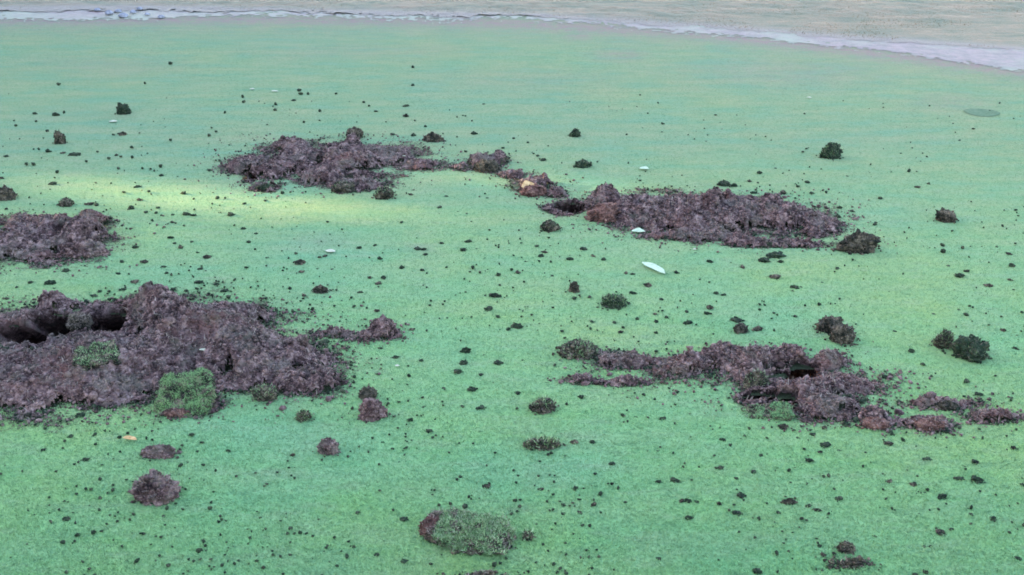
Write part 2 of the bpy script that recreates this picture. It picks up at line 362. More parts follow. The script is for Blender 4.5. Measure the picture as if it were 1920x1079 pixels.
V = np.stack([px_, py_, base_z(px_, py_)+.0045+.0*px_], -1); V2, q2 = compact(V, qs[kq])
V2[:, 2] += 0.010*np.abs(fbm(V2[:, 0], V2[:, 1], 0, 5, 3, 74))*sstep(0, 10, 40-proj(V2[:, 0], V2[:, 1])[1])
_v = proj(V2[:, 0], V2[:, 1]); _d = np.exp(-np.clip(path_edges(_v[0])[0]-_v[1], 0, 99)/4.0)
tag(link('rough', make_mesh('rough', V2, q2, M['roughground'], smooth=True, attrs=dict(dry=_d))), kind='structure')
# ---------------------------------------------------------------- grass
def scatter_uv(n, seed, u0=-60, u1=1980, v0=-15, v1=1110, power=0.0):
    r = np.random.default_rng(seed)
    return r.uniform(u0, u1, n), v0 + (v1-v0)*r.uniform(0, 1, n)**(1-power)
uu, vv = scatter_uv(430000, 11, v0=60, power=0.35)
gx, gy = unproj(uu, vv); mm, hh = all_soil(uu, vv, gx, gy); pt, pb = path_edges(uu)
thin = np.random.default_rng(5).uniform(0, 1, len(gx))
ok = (mm + 0.5*(thin-0.5) < 0.02) & (vv > pb+6*thin)
gx, gy, vk = gx[ok], gy[ok], vv[ok]
P = np.stack([gx, gy, base_z(gx, gy)-.001], -1)
sz = np.interp(vk, [0, 300, 700, 1100], [.0065, .0065, .007, .0075])
V, Fc, T = blades(P, sz, sz*0.22, 0.9, 3)
tag(link('mown_grass', make_mesh('mown_grass', V, Fc, M['blades'], T, attrs=dict(hue=hue_at(*proj(V[:, 0], V[:, 1]))))), 'closely mown mint green grass covering the green', 'grass', kind='stuff')
uu, vv = scatter_uv(52000, 12, v0=-35, v1=100); pt, pb = path_edges(uu); gx, gy = unproj(uu, vv)
ok = (vv < pt+3) & (fbm(gx, gy, 0, 1.6, 3, 77) > -0.35); gx, gy = gx[ok], gy[ok]
V, Fc, T = blades(np.stack([gx, gy, base_z(gx, gy)], -1), .016, .004, 1.1, 4)
tag(link('rough_grass', make_mesh('rough_grass', V, Fc, M['rough'], T)), 'longer brownish grass growing beyond the pale path', 'grass', kind='stuff')
# ---------------------------------------------------------------- soil mounds
def build_patch(key, material, name, label, cat, group=None, root_n=0, redspots=()):
    p = PATCH[key]
    us = [q[0]-q[2] for q in p['e']]+[q[0]+q[2] for q in p['e']]; vs = [q[1]-q[3] for q in p['e']]+[q[1]+q[3] for q in p['e']]
    cs = [unproj(a, b) for a in (min(us)-25, max(us)+25) for b in (min(vs)-12, max(vs)+12)]
    x0, x1 = min(c[0] for c in cs), max(c[0] for c in cs); y0, y1 = min(c[1] for c in cs), max(c[1] for c in cs)
    nx = int((x1-x0)/p['res'])+2; ny = int((y1-y0)/p['res'])+2
    X, Y = np.meshgrid(np.linspace(x0, x1, nx), np.linspace(y0, y1, ny)); x, y = X.ravel(), Y.ravel(); u, v = proj(x, y)
    z, mask, hole = soil_z(p, u, v, x, y)
    dz_ = np.clip(hole-.02, 0, 1); y = y + dz_*1.2; q = quads(nx, ny); fine = 0.15*fbm(x, y, 0, 55, 3, 15, .7)
    kq = ((mask + fine > 0.03) | (hole > .001))[q].all(1)
    zz = np.where(mask < 0.12, z - 0.006*(0.12-mask)/0.12, z)
    V, q, tt = compact(np.stack([x, y, zz], -1), q[kq], 0.40+0.35*fbm(x, y, 0, 12, 4, 16, .7))
    tri = np.concatenate([q[:, [0, 1, 2]], q[:, [0, 2, 3]]])
    parts = [(V, tri, np.clip(tt, 0, 1))]
    r = np.random.default_rng(abs(hash(len(key)*7+nx)) % 9999)
    n = p['gran']*12; p['gran'] = int(p['gran']*3.2); gx = r.uniform(x0, x1, n); gy = r.uniform(y0, y1, n); gu, gv = proj(gx, gy)
    z, mask, hole = soil_z(p, gu, gv, gx, gy); halo = r.uniform(0, 1, n) < 0.50*np.exp(np.clip(mask, -3, 0)/0.24) + .06*np.exp(np.clip(mask, -3, 0)/0.6); gz_ = base_z(gx, gy)+.003; z = np.where(mask < .05, gz_, z); ok = ((mask > 0.0) | halo); gy = gy + np.clip(hole-.02, 0, 1)*1.2; ok &= True; y_keep = 1; ok &= np.cumsum(ok) <= p['gran']
    gx, gy, z = gx[ok], gy[ok], z[ok]; s = 0.0024 + 0.0052*r.uniform(0, 1, len(gx))**3; s = np.where(z < .02, s*.8, s); s *= np.where(r.uniform(0, 1, len(gx)) < .022, 2.2, 1)
    small = s < 0.008
    parts.append(lumps(np.stack([gx, gy, z], -1)[small], s[small], 1, 3)); parts.append(lumps(np.stack([gx, gy, z], -1)[~small], s[~small], 1, 4, jit=.42))
    V, Fc, T = merge(parts); c = V[:, :2].mean(0); V = V - np.array([c[0], c[1], 0])
    root = bpy.data.objects.new(name, None); sc.collection.objects.link(root); root.location = (c[0], c[1], 0)
    tag(root, label, cat, group)
    me = make_mesh('soil', V, Fc, material, T); link('soil', me, root)
    root_n = int(root_n*2.2); n = root_n*5; gx = r.uniform(x0, x1, n); gy = r.uniform(y0, y1, n); gu, gv = proj(gx, gy)
    z, mask, hole = soil_z(p, gu, gv, gx, gy); ok = (mask > 0.02)&(hole < .02)
    gx, gy, z = gx[ok][:root_n], gy[ok][:root_n], z[ok][:root_n]
    if len(gx):
        V, Fc, T = blades(np.stack([gx-c[0], gy-c[1], z-.002], -1), .020, .0020, 1.9, 8); tag(link('root_fibres', make_mesh('root_fibres', V, Fc, M['roots'], T), root), kind='stuff')
    return root
SO = M['soil']; HG = 'patches of dug up soil on the green'
build_patch('near_left', SO, 'soil_mound', 'largest churned purple brown soil mound with two dark holes behind it', 'soil mound', HG, 1500)
build_patch('far_left', SO, 'soil_mound', 'dug soil mound cut off by the left edge above the largest mound', 'soil mound', HG, 400)
build_patch('upper_middle', SO, 'soil_mound', 'farthest wide soil mound with a dark knob on top, behind the yellow lit turf', 'soil mound', HG, 600)
build_patch('link', SO, 'soil_mound', 'short thin ridge of soil between the two far mounds beside the orange leaf', 'soil mound', HG, 200)
build_patch('upper_right', SO, 'soil_mound', 'long flat pinkish soil mound above the long pale leaf', 'soil mound', HG, 700)
build_patch('near_right', SO, 'soil_mound', 'torn up soil patch on the right with a twin hollow and a long tail', 'soil mound', HG, 900)
build_patch('small_heap', SO, 'soil_heap', 'little soil heap on the turf right of the largest mound', 'soil heap', None, 60)
build_patch('bottom_smear', M['thatch'], 'soil_smear', 'grey smear of thin soil below the grassy sod lump', 'soil smear', None, 60)
build_patch('right_smear', M['thatch'], 'soil_smear', 'faint grey smear of soil under the clod at the lower right', 'soil smear', None, 40)
# ---------------------------------------------------------------- clods
def ground_at(u, v):
    v0 = v
    for _ in range(4):
        x, y, z = ground_at0(u, v); v += (v0 - proj(x, y, z)[1])*.8
    return x, y, z
def ground_at0(u, v):
    x, y = unproj(u, v); z = float(base_z(np.array([x]), np.array([y]))[0])
    best = z
    for p in PATCH.values():
        zz, mk, ho = soil_z(p, np.array([float(u)]), np.array([float(v)]), np.array([x]), np.array([y]))
        if mk[0] > 0.05: best = max(best, float(zz[0])) if ho[0] < .01 else best
    return x, y, best
def clod_shape(rx, ry, rz, seed, sub=4, peaks=(), rough=0.22):
    V, Fc = ICO[sub]; V = V.copy()
    n = fbm(V[:, 0], V[:, 1], V[:, 2]+seed*3.7, 1.3, 2, seed % 50)*0.22 + np.abs(fbm(V[:, 0], V[:, 1], V[:, 2]+seed, 3.4, 3, seed % 31, 0.65))*rough*1.15 + 0.07*fbm(V[:, 0], V[:, 1], V[:, 2], 13, 2, seed % 17)
    V *= (0.86+n)[:, None]
    for (dx, dz, k) in peaks:
        d = V[:, 0]*dx + V[:, 2]*dz; V *= (1 + k*np.clip(d, 0, 1)**4)[:, None]
    V[:, 2] = np.where(V[:, 2] < -0.3, -0.3 + (V[:, 2]+0.3)*0.25, V[:, 2])
    V *= np.array([rx, ry, rz]); return V, Fc
def make_clod(name, cat, u, v, wp, hp, label, material='darksoil', grass=0, fibres=120, seed=1, peaks=(), group=None, yr=0.8, grass_mat='longgrass', gl=.012, lift=0, gside=None, crumbs=60, rz_=0):
    """u, v: middle of the base line in the photograph; wp, hp: visible width and height in photo pixels"""
    if wp < 150: wp, hp = wp*.84, hp*.88
    peaks = [(a, b, k*.6) for a, b, k in peaks]
    s = scale_at(v); rx = wp/s/2; ry = rx*yr
    vc = v - ry*s*0.35*0.9; x, y, z = ground_at(u, vc)
    rz = max((hp/s - 2*ry*0.35*.6)/1.35/0.9, 0.45*rx*min(1, hp/wp*1.2)); rz = max(rz, 0.3*rx)
    root = bpy.data.objects.new(name, None); sc.collection.objects.link(root)
    root.location = (x, y, z+lift); root.rotation_euler = (0, 0, rz_); tag(root, label, cat, group)
    V, Fc = clod_shape(rx, ry, rz, seed, 5 if wp > 60 else 4, peaks); V[:, 2] += rz*0.28
    T = np.clip(0.38+0.5*fbm(V[:, 0], V[:, 1], V[:, 2], 30, 2, seed), 0, 1)
    r = np.random.default_rng(seed); k = r.choice(len(V), min(crumbs*2, len(V)), False); pk = V[k]
    a = lumps(pk, r.uniform(.05, .15, len(pk))*min(rx, .06)*1.1, 1, seed)
    na = r.integers(8, 22); an = r.uniform(0, 2*np.pi, na); rr = r.uniform(0.95, 1.45, na)
    b = lumps(np.stack([np.cos(an)*rr*rx, np.sin(an)*rr*ry, np.full(na, .002)], -1), r.uniform(.04, .13, na)*min(rx, .06), 1, seed+1)
    Vm, Fm, Tm = merge([(V, Fc, T), a, b])
    link('soil', make_mesh('soil', Vm, Fm, M[material], Tm), root)
    nr = V/np.array([rx, ry, rz])**2; nr /= np.linalg.norm(nr, axis=1)[:, None]
    if grass:
        up = np.where((V[:, 2] > rz*0.1))[0]
        if gside is not None: up = up[(V[up, 0]*gside) > -0.35*rx]
        i = r.choice(up, grass); nn = nr[i] + np.array([0, 0, .35]); P = V[i] + r.normal(0, rx*.03, (grass, 3)) - nn*.002
        Vg, Fg, Tg = blades(P, gl, gl*.12, 0.55, seed, nn); link('grass', make_mesh('grass', Vg, Fg, M[grass_mat], Tg), root)
    if fibres:
        i = r.choice(len(V), fibres); Vg, Fg, Tg = blades(V[i]-nr[i]*.002, min(.016, rx*.35), .0014, 1.2, seed+3, nr[i]); link('root_fibres', make_mesh('root_fibres', Vg, Fg, M['roots'], Tg), root)
    return root
CG = 'clods thrown onto the turf'
def make_sod(u, v, wm, dm, tm, label, tilt=(0, 0, 0), grass=4000, gl=.009, seed=60, gmat='longgrass', dome=0.0, fib=300, power=5, bare=None, rag=.26):
    'a slab of turf: soil body with rounded corners, a nap of short grass on its upper face'
    x, y, z = ground_at(u, v); root = bpy.data.objects.new('turf_sod', None); sc.collection.objects.link(root)
    root.location = (x, y, z); root.rotation_euler = tilt; tag(root, label, 'sod')
    V, Fc = ICO[5]; V = V.copy(); nrm = (np.abs(V)**power).sum(1)**(1/power); V /= nrm[:, None]
    V *= (1 + rag*fbm(V[:, 0], V[:, 1], V[:, 2]+seed, 1.5, 3, seed) + .12*fbm(V[:, 0], V[:, 1], V[:, 2], 4.5, 4, seed+1, .65))[:, None]
    V *= np.array([wm/2, dm/2, tm/2]); V[:, 2] += tm*.42 + dome*tm*(1-(V[:, 0]/wm*2)**2*.8)*(1-(V[:, 1]/dm*2)**2*.6)*(V[:, 2] > 0)
    V[:, 2] += .006*fbm(V[:, 0], V[:, 1], 0, 40, 3, seed)
    r = np.random.default_rng(seed); k = r.choice(len(V), 400); a = lumps(V[k], r.uniform(.002, .007, 400), 1, seed)
    low = V[k][:, 2] < tm*.5; Vm, Fm, Tm = merge([(V, Fc, np.full(len(V), .35)), lumps(V[k][low], r.uniform(.003, .008, low.sum()), 1, seed)])
    link('soil', make_mesh('soil', Vm, Fm, M['thatch'], Tm), root)
    tri = V[Fc]; fn = np.cross(tri[:, 1]-tri[:, 0], tri[:, 2]-tri[:, 0]); ar = np.linalg.norm(fn, axis=1); fn /= ar[:, None]
    cc = tri.mean(1); w_ = ar*np.clip(fn[:, 2]+.25, 0, 1)*np.clip(.55+1.1*fbm(cc[:, 0], cc[:, 1], cc[:, 2], 45, 3, seed), .08, 1)
    if bare is not None: w_ = w_*(tri.mean(1)[:, 0] > bare)
    i = r.choice(len(Fc), grass, p=w_/w_.sum()); bc = r.dirichlet((1, 1, 1), grass); P = (tri[i]*bc[:, :, None]).sum(1)
    nn = fn[i] + np.array([0, 0, .3]); Vg, Fg, Tg = blades(P - fn[i]*.001, gl, gl*.2, .9, seed, nn); link('grass', make_mesh('grass', Vg, Fg, M[gmat], Tg), root)
    i = r.choice(len(V), fib); Vg, Fg, Tg = blades(V[i], .014, .0013, 1.6, seed+3); tag(link('root_fibres', make_mesh('root_fibres', Vg, Fg, M['roots'], Tg), root), kind='stuff')
    return root
def C(*a, **k): k.setdefault('group', CG); return make_clod('soil_clod', 'soil clod', *a, **k)
C(232,216,28,24,'small pointed dark clod nearest the path at the upper left', peaks=[(-.4,.9,.6)], seed=3)
C(113,271,24,26,'leaning dark clod below left of the small pointed clod', peaks=[(-.3,.95,.6)], seed=4, material='thatch', grass=80)
C(812,267,42,20,'low dome shaped clod right of the farthest mound', seed=5, yr=.5, material='thatch')
C(1078,258,22,17,'small round dark clod, the upper of two right of the dome shaped clod', seed=6, grass=60, gl=.012)
C(1093,316,34,18,'flattened dark clod, the lower of two right of the dome shaped clod', seed=7, grass=100, gl=.012)
C(1555,299,42,27,'dark green pyramid shaped clod alone on far right turf', seed=8, peaks=[(0,1,.7)], grass=260, gl=.014)
C(1357,350,26,14,'dark broken clod above the long pinkish mound', seed=9); C(1376,351,13,8,'little clod touching the broken clod above the pinkish mound', seed=10, fibres=30)
C(665,262,34,26,'dark ragged knob of soil standing on the farthest mound', seed=70, material='thatch')
C(1030,435,42,25,'rounded brown clod left of the pinkish mound below its dark hole', seed=11, material='thatch', grass=120, gl=.01)
C(1772,418,42,30,'dark brown clod alone near right edge below the pyramid clod', seed=12, peaks=[(-.7,.6,.35)], material='thatch')
C(1603,474,84,36,'large ragged clod at the right end of the pinkish mound', seed=13, peaks=[(.6,.8,.6)], material='thatch', yr=.5, fibres=260)
C(722,374,44,28,'olive brown sod clod below the farthest mound on the lit turf', seed=14, material='thatch', grass=180, gl=.014)
C(645,352,46,26,'ragged dark clod on the front edge of the farthest mound', seed=15, grass=60, gl=.012, material='thatch')
C(497,358,42,14,'flat dark clod at the front left foot of the farthest mound', seed=16, yr=.4)
C(12,377,42,30,'brown clod cut by the left edge above the far left mound', seed=17, material='thatch', fibres=200)
C(125,388,32,19,'olive clod just above the far left mound', seed=18, material='thatch', grass=120, gl=.012)
C(162,470,86,40,'big rounded lump on the front of the far left mound', seed=19, material='soil', yr=.6)
C(602,550,36,18,'thin crumbly clod on the turf above the little soil heap', seed=20, yr=.5, material='thatch')
C(568,655,30,24,'clod at the right foot of the largest mound', seed=21, material='soil')
C(1149,578,56,30,'green topped oval sod clod below the long pale leaf', seed=22, material='darksoil', grass=700, gl=.010)
C(1077,549,22,24,'little upright tuft of soil left of the oval sod clod', seed=23, peaks=[(-.1,1,.6)], material='thatch')
C(927,558,26,10,'low dark clod on open turf in the middle of the green', seed=24, yr=.5)
C(1555,624,52,34,'left half of the broken double clod above the torn right patch', seed=25, peaks=[(-.7,.5,.3)], material='thatch', fibres=200)
C(1580,645,56,44,'right half of the broken double clod above the torn right patch', seed=26, material='thatch', fibres=200)
C(1768,653,42,38,'round olive clod left of the ragged grassy clod by the right edge', seed=27, material='thatch', grass=300, gl=.014)
C(1818,676,82,46,'ragged dark grassy clod by the right edge of the picture', seed=28, grass=260, gl=.011, fibres=160, peaks=[(-.2,1,.45)])
C(1388,625,30,22,'small round clod behind the torn right patch', seed=29, material='thatch')
C(1084,672,84,36,'grassy clod at the left end of the torn right patch', seed=30, material='thatch', grass=420, gl=.014, fibres=300)
C(1018,773,54,32,'ragged thatchy clod on turf below the left end of the torn patch', seed=31, material='thatch', grass=220, gl=.014, fibres=260)
C(1017,842,74,22,'thin withered tuft of turf on the lawn below the ragged thatchy clod', seed=32, material='thatch', grass=260, gl=.018, yr=.4, fibres=200)
C(700,787,62,44,'grey brown clod with a pale top right of the largest mound', seed=33, material='soil', fibres=240)
C(690,748,40,26,'crumbly clod just above the grey brown pale topped clod', seed=34, material='thatch')
C(615,852,46,38,'round knobbly brown clod alone in lower left turf', seed=35, material='soil', fibres=180)
C(300,858,72,28,'long dark clod above the reddish fibrous clod', seed=36, material='soil', yr=.4)
C(292,941,92,60,'reddish brown fibrous clod, the lowest at the lower left', seed=37, material='soil', fibres=700)
C(1585,1036,40,24,'crumbly brown clod near the lower right corner', seed=58, material='thatch', yr=.6, grass=60, gl=.010)
C(990,1012,26,20,'little tan tuft right of the grassy sod lump', seed=39, material='thatch', grass=90, gl=.016)
C(570,790,34,24,'pale green thatchy tuft between the largest mound and the round knobbly clod', seed=40, material='thatch', grass=300, gl=.012)
C(500,748,50,30,'grey green turf tuft on the front edge of the largest mound', seed=41, material='thatch', grass=280, gl=.012)
C(1133,392,66,40,'reddish lump at the left end of the pinkish mound', seed=42, material='redsoil', fibres=260)
C(1640,792,58,22,'reddish lump in the tail of the torn right patch', seed=43, material='redsoil', yr=.6)
C(1742,806,58,20,'second reddish lump farther along the tail of the torn patch', seed=44, material='redsoil', yr=.5)
C(1775,787-18,50,20,'crumbly dark ridge above the farther reddish lump', seed=48, material='thatch', yr=.5)
make_sod(1438, 777, .12, .05, .015, 'pale green turf flap in front of the small black hollow', (R(20), R(-8), R(-8)), 2600, .007, 45, 'blades', fib=120)
C(1000,356,56,26,'orange brown lump beside the bright orange leaf', seed=46, material='redsoil', yr=.6)
C(912,316,50,26,'dark lump on the thin ridge between the far mounds', seed=47, material='thatch', yr=.6)
C(1415,722,50,40,'pale grey grassy root lump between the two hollows', seed=49, material='thatch', grass=240, gl=.012, fibres=200, yr=.5)
C(330,782,60,20,'reddish fringe of torn roots under the square sod piece', seed=50, material='redsoil', yr=.4, fibres=200)
make_sod(880, 1008, .205, .115, .030, 'big grassy sod lump with one bare brown end at bottom middle', (R(6), R(4), R(-14)), 11000, .009, 60, dome=.3, fib=1500, power=3, bare=-.075)
make_clod('soil_clod', 'soil clod', 812,1006,56,48,'bare brown end clod against the left of the grassy sod lump', 'redsoil', fibres=260, seed=61, group=CG)
make_sod(352, 748, .15, .14, .035, 'square piece of bright green sod leaning on front of largest mound', (R(30), R(-4), R(6)), 9000, .006, 62, 'blades', fib=300, rag=.13)
make_sod(190, 668, .11, .09, .02, 'faint greenish sod piece lying on top of the largest mound', (R(15), 0, R(20)), 1800, .007, 63, 'longgrass', fib=160)
make_sod(152, 612, .06, .04, .05, 'straw coloured sod flap standing between the two dark holes', (R(25), R(8), R(10)), 900, .010, 64, 'roots', fib=300)
# ---------------------------------------------------------------- small crumbs, each where the photograph shows it
CR = """320,121,6 110,160,7 272,158,5 65,215,8 103,218,14 120,213,6 68,230,5 30,238,6 89,248,5 229,255,13 213,255,6 320,265,7 247,279,7 90,286,10 117,289,8 141,292,16 73,282,5 12,295,8 50,310,7 63,310,7 218,293,8 227,296,6 204,299,6 248,297,6 301,314,7 302,331,8 283,319,5 393,321,9 107,325,6 100,347,13 258,352,11 3,336,10 455,183,7 457,193,6 517,197,7 551,190,9 560,171,7 564,178,7 578,178,7 516,208,5 600,210,6 397,242,5 405,249,6 392,256,6 570,231,5 630,178,5 422,213,5 222,318,5 267,318,5 183,287,5 162,305,5
774,163,7 774,128,6 760,201,10 761,220,10 705,211,6 692,201,5 682,194,5 907,198,5 798,240,7 775,256,10 736,254,8 889,253,10 868,219,4 873,220,4 857,222,4 885,229,4 963,262,5 990,270,5 943,280,6 873,287,6 1008,294,8 1019,302,11 1243,235,5 1175,255,4 1515,281,5 1788,259,5 1799,267,5 1423,327,9 1454,319,6 1405,342,8 1421,347,6 1588,334,5 1513,344,8 1741,348,7 1719,353,9
166,385,14 181,387,7 247,393,11 273,401,7 293,402,6 296,392,6 350,404,16 362,406,9 433,405,12 458,384,8 498,378,8 344,365,10 262,377,9 324,406,6 324,419,8 457,431,9 480,442,7 557,429,5 253,466,12 339,466,10 328,460,7 320,448,10 360,457,7 371,477,7 389,484,15 272,493,11 229,493,10 307,502,8 313,514,8 376,506,10 385,513,6 222,515,9 555,477,9 562,496,18 502,488,7 462,504,8 481,507,6 566,512,9 595,508,6 623,509,6 610,482,8 553,452,6 57,532,9 96,533,15 103,545,7 32,543,7 13,562,10 187,549,8 178,557,11 231,545,10 252,531,12 325,546,10 350,548,9 372,532,14 405,535,9 420,548,12 288,540,13 155,487,12 125,510,12 87,504,9 570,556,11 490,562,8 608,645,18 558,670,14 605,668,9 634,666,8
753,419,8 824,391,8 824,406,5 845,402,6 860,401,6 875,406,7 926,418,6 914,375,6 838,372,7 770,367,8 784,469,12 794,470,10 798,479,9 712,487,9 674,467,8 703,462,8 753,504,11 792,509,8 694,523,8 709,534,10 719,523,10 676,550,8 706,585,9 797,591,7 828,458,8 878,455,11 869,471,11 894,471,6 934,518,9 971,513,11 1006,464,8 1021,475,10 1015,482,10 986,495,6 1035,522,7 1052,527,6 1068,488,11 1094,469,13 1112,482,9 1131,489,9 1077,562,9 1105,559,8 1187,552,12 1214,538,12 1187,516,8 1174,514,8 1240,563,8 917,582,12 934,596,9 970,615,20 953,620,8 773,620,9 873,661,18 907,670,7 870,683,14 935,683,14 859,700,14 902,705,9 980,680,7 742,672,12 790,678,8 759,636,8 713,655,8 1175,595,7 1152,607,8 1195,600,8 1250,597,9 1228,591,8 1230,605,9 1110,605,8 1163,625,9 1230,626,8 1268,513,9
1413,364,12 1468,364,12 1521,364,8 1650,374,9 1525,389,8 1575,392,8 1597,398,9 1570,409,10 1640,423,10 1891,478,10 1897,501,11 1893,527,8 1869,466,6 1778,503,8 1797,520,16 1811,511,9 1852,538,14 1900,548,6 1570,505,9 1451,522,16 1392,503,9 1330,493,10 1450,482,26 1463,493,10 1430,491,16 1342,552,9 1356,555,10 1490,541,12 1501,543,8 1486,551,8 1541,534,7 1535,573,9 1490,595,10 1507,597,6 1594,580,7 1331,579,13 1325,590,9 1290,608,14 1420,620,16 1382,603,20 1797,585,8 1751,594,8 1880,622,9 1903,655,10 1677,626,8 1708,661,12 1730,686,10 1753,705,8
134,821,10 179,817,9 83,846,9 161,864,14 152,781,16 351,834,7 429,848,9 549,856,9 126,976,14 308,973,7 545,995,8 469,1013,8 205,1028,7 55,781,14 421,792,7 380,760,7 480,766,8 832,732,8 886,733,16 971,739,9 793,768,8 769,790,11 804,811,12 902,767,14 718,833,7 761,845,8 736,846,7 864,898,8 911,915,12 1013,920,10 1036,919,6 1078,919,10 756,976,12 671,964,9 1057,950,9 1113,949,10 1056,968,8 1088,964,9 1077,832,12 1110,831,10 1132,820,7 1193,788,7 1243,787,12 1147,872,10 1060,860,8 1233,906,9 1266,904,16 1278,942,9 1233,851,7 707,1043,9 759,1055,12 1235,1050,9 1089,747,10
1468,804,16 1523,817,9 1545,805,11 1585,799,14 1496,826,8 1548,837,16 1537,850,9 1573,850,8 1516,866,14 1670,815,11 1692,827,9 1663,834,14 1738,863,13 1828,869,12 1807,879,8 1796,900,14 1832,904,20 1917,912,9 1711,911,12 1675,918,8 1667,905,10 1734,929,8 1765,934,16 1723,968,7 1479,945,22 1573,938,12 1531,959,14 1516,951,10 1382,965,18 1291,974,15 1290,942,14 1306,943,9 1390,932,14 1349,947,9 1380,901,8 1350,880,11 1427,858,8 1355,827,9 1412,889,8 1820,967,10 1860,975,12 1897,985,8 1906,997,8 1762,1000,18 1783,995,10 1536,1026,9 1640,1010,8 1732,1030,8 1745,1030,7 1908,1050,12 1420,1075,16 1735,1075,12 1900,843,10 1835,742,14 1895,751,8"""
crumbs = [tuple(map(float, q.split(','))) for q in CR.split()]
crumbs.sort(key=lambda q: -q[2])
single, rest = crumbs[:240], crumbs[240:]
LM = [(232,205,'the small pointed far clod'),(113,258,'the leaning dark clod at upper left'),(812,258,'the low dome shaped clod'),(1078,250,'the upper round far clod'),(1093,308,'the flattened far clod'),
 (1555,288,'the green pyramid shaped clod'),(1030,424,'the rounded brown clod'),(1772,405,'the lone brown right clod'),(1610,460,'the pinkish mound end clod'),(722,362,'the olive clod on lit turf'),
 (125,380,'the olive clod at far left'),(1149,565,'the green topped oval clod'),(1225,508,'the long pale leaf'),(990,357,'the orange leaf'),(1570,620,'the broken double clod'),(1768,637,'the round olive clod'),
 (1820,655,'the ragged grassy right clod'),(1084,655,'the grassy torn patch clod'),(1018,757,'the ragged thatchy clod'),(1017,830,'the withered turf tuft'),(700,770,'the pale topped clod'),(615,835,'the round knobbly clod'),
 (292,912,'the reddish fibrous clod'),(300,850,'the long dark clod at lower left'),(870,990,'the big grassy sod lump'),(1585,1025,'the brown clod at lower right'),(990,1005,'the little tan tuft'),
 (718,622,'the little soil heap'),(602,540,'the thin crumbly clod'),(350,735,'the square green sod'),(927,553,'the low clod at mid green'),(1640,785,'the reddish lump in the soil tail'),(1742,798,'the second reddish lump'),(1388,615,'the clod behind the torn patch'),
 (290,560,'the top of the largest mound'),(600,300,'the farthest mound'),(1300,400,'the long pinkish mound'),(180,440,'the far left mound'),(212,230,'the white flake at left'),(1840,215,'the dark oval dip')]
used = {}
def crumb_label(u, v, s):
    d = sorted(((math.hypot(u-a, (v-b)*1.7), a, b, n) for a, b, n in LM))[0]
    ang = math.degrees(math.atan2(-(v-d[2])*1.7, u-d[1])) % 360
    dr = ['right of', 'behind and right of', 'behind', 'behind and left of', 'left of', 'in front left of', 'in front of', 'in front right of'][int((ang+22.5)//45) % 8]
    far = 'just' if d[0] < 70 else ('a little way' if d[0] < 160 else 'well')
    size = 'bigger' if s >= 13 else ('small' if s >= 9 else 'tiny')
    return f'{size} crumb {far} {dr} {d[3]}'
protos = {}
for k in range(14):
    V, Fc = clod_shape(1, 0.8, 0.75, 200+k, 3, [(math.cos(k), .8, .35)], 0.35); r = np.random.default_rng(k)
    V[:, 2] += 0.2
    na = 6; an = r.uniform(0, 6.28, na); rr = r.uniform(.8, 1.5, na)
    V, Fc, T = merge([(V, Fc, np.full(len(V), .35)), lumps(V[r.choice(len(V), 26)], r.uniform(.15, .4, 26), 1, k), lumps(np.stack([np.cos(an)*rr, np.sin(an)*rr, np.full(na, .1)], -1), r.uniform(.12, .35, na), 1, k+3)])
    protos[k] = make_mesh('soil_crumb', V*.5, Fc, M['thatch' if k % 4 == 1 else 'darksoil'], T)
for i, (u, v, s) in enumerate(single):
    x, y, z = ground_at(u, v-1); me = protos[i % 14]
    o = link('soil_crumb', me, None, (x, y, z+.001)); k = s*.92/scale_at(v)
    o.scale = (k, k*random.uniform(.7, 1.1), k*random.uniform(.45, .9)); o.rotation_euler = (0, 0, random.uniform(0, 6.28) if s < 12 else random.uniform(-.4, .4))
    tag(o, None, 'soil crumb', 'soil crumbs scattered over the green'); used.setdefault(crumb_label(u, v, s), []).append((u, o))
for lab, os_ in used.items():
    os_.sort(key=lambda q: q[0]); n = len(os_)
    names = {1: [''], 2: [', left of two', ', right of two'], 3: [', leftmost of three', ', middle of three', ', rightmost of three'],
             4: [', leftmost of four', ', second of four', ', third of four', ', rightmost of four']}.get(n)
    for i, (uq, o) in enumerate(os_): o['label'] = lab + (names[i] if names else f', number {i+1} from left')
    for uq, o in os_:
        if len(o['label'].split()) > 16: o['label'] = o['label'].replace('a little way', 'some way').replace('behind and ', 'behind ').replace('some way ', '')
        if len(o['label'].split()) > 16: o['label'] = o['label'].replace(' the ', ' ')
# the uncountable finest crumbs: denser round the dug patches
r = np.random.default_rng(31); n = 60000
uu = r.uniform(-40, 1960, n); vv = 150 + 940*r.uniform(0, 1, n); gx, gy = unproj(uu, vv); mm, hh = all_soil(uu, vv, gx, gy)
clump = fbm(gx, gy, 0, 3.0, 3, 90)
prob = 0.75*np.exp(-np.clip(-mm, 0, 9)/0.16) + 0.30*np.exp(-np.clip(-mm, 0, 9)/0.6)*np.clip(clump+.2, 0, 2) + 0.012*np.clip(clump, 0, 2)
prob *= sstep(140, 260, vv)
ok = (r.uniform(0, 1, n) < prob) & (mm < 0.1) & (hh < .005); gx, gy, vv, mm = gx[ok], gy[ok], vv[ok], mm[ok]
px_size = r.uniform(1.2, 3.2, len(gx)) + 3.0*(r.uniform(0, 1, len(gx)) < .10)*r.uniform(0, 1, len(gx)) + 1.5*(mm > -.3)*r.uniform(0, 1, len(gx))**3
sz = px_size*(0.0013 + 0.3/np.array([scale_at(q) for q in vv])*.5)
parts = [lumps(np.stack([gx, gy, base_z(gx, gy)+sz*.5+.002], -1), sz, 1, 77)]
rp = [(unproj(a, b-1), s/scale_at(b)*.5) for a, b, s in rest]
parts.append(lumps(np.array([(q[0][0], q[0][1], 0.004) for q in rp]), np.array([q[1] for q in rp]), 2, 78))
V, Fc, T = merge(parts)
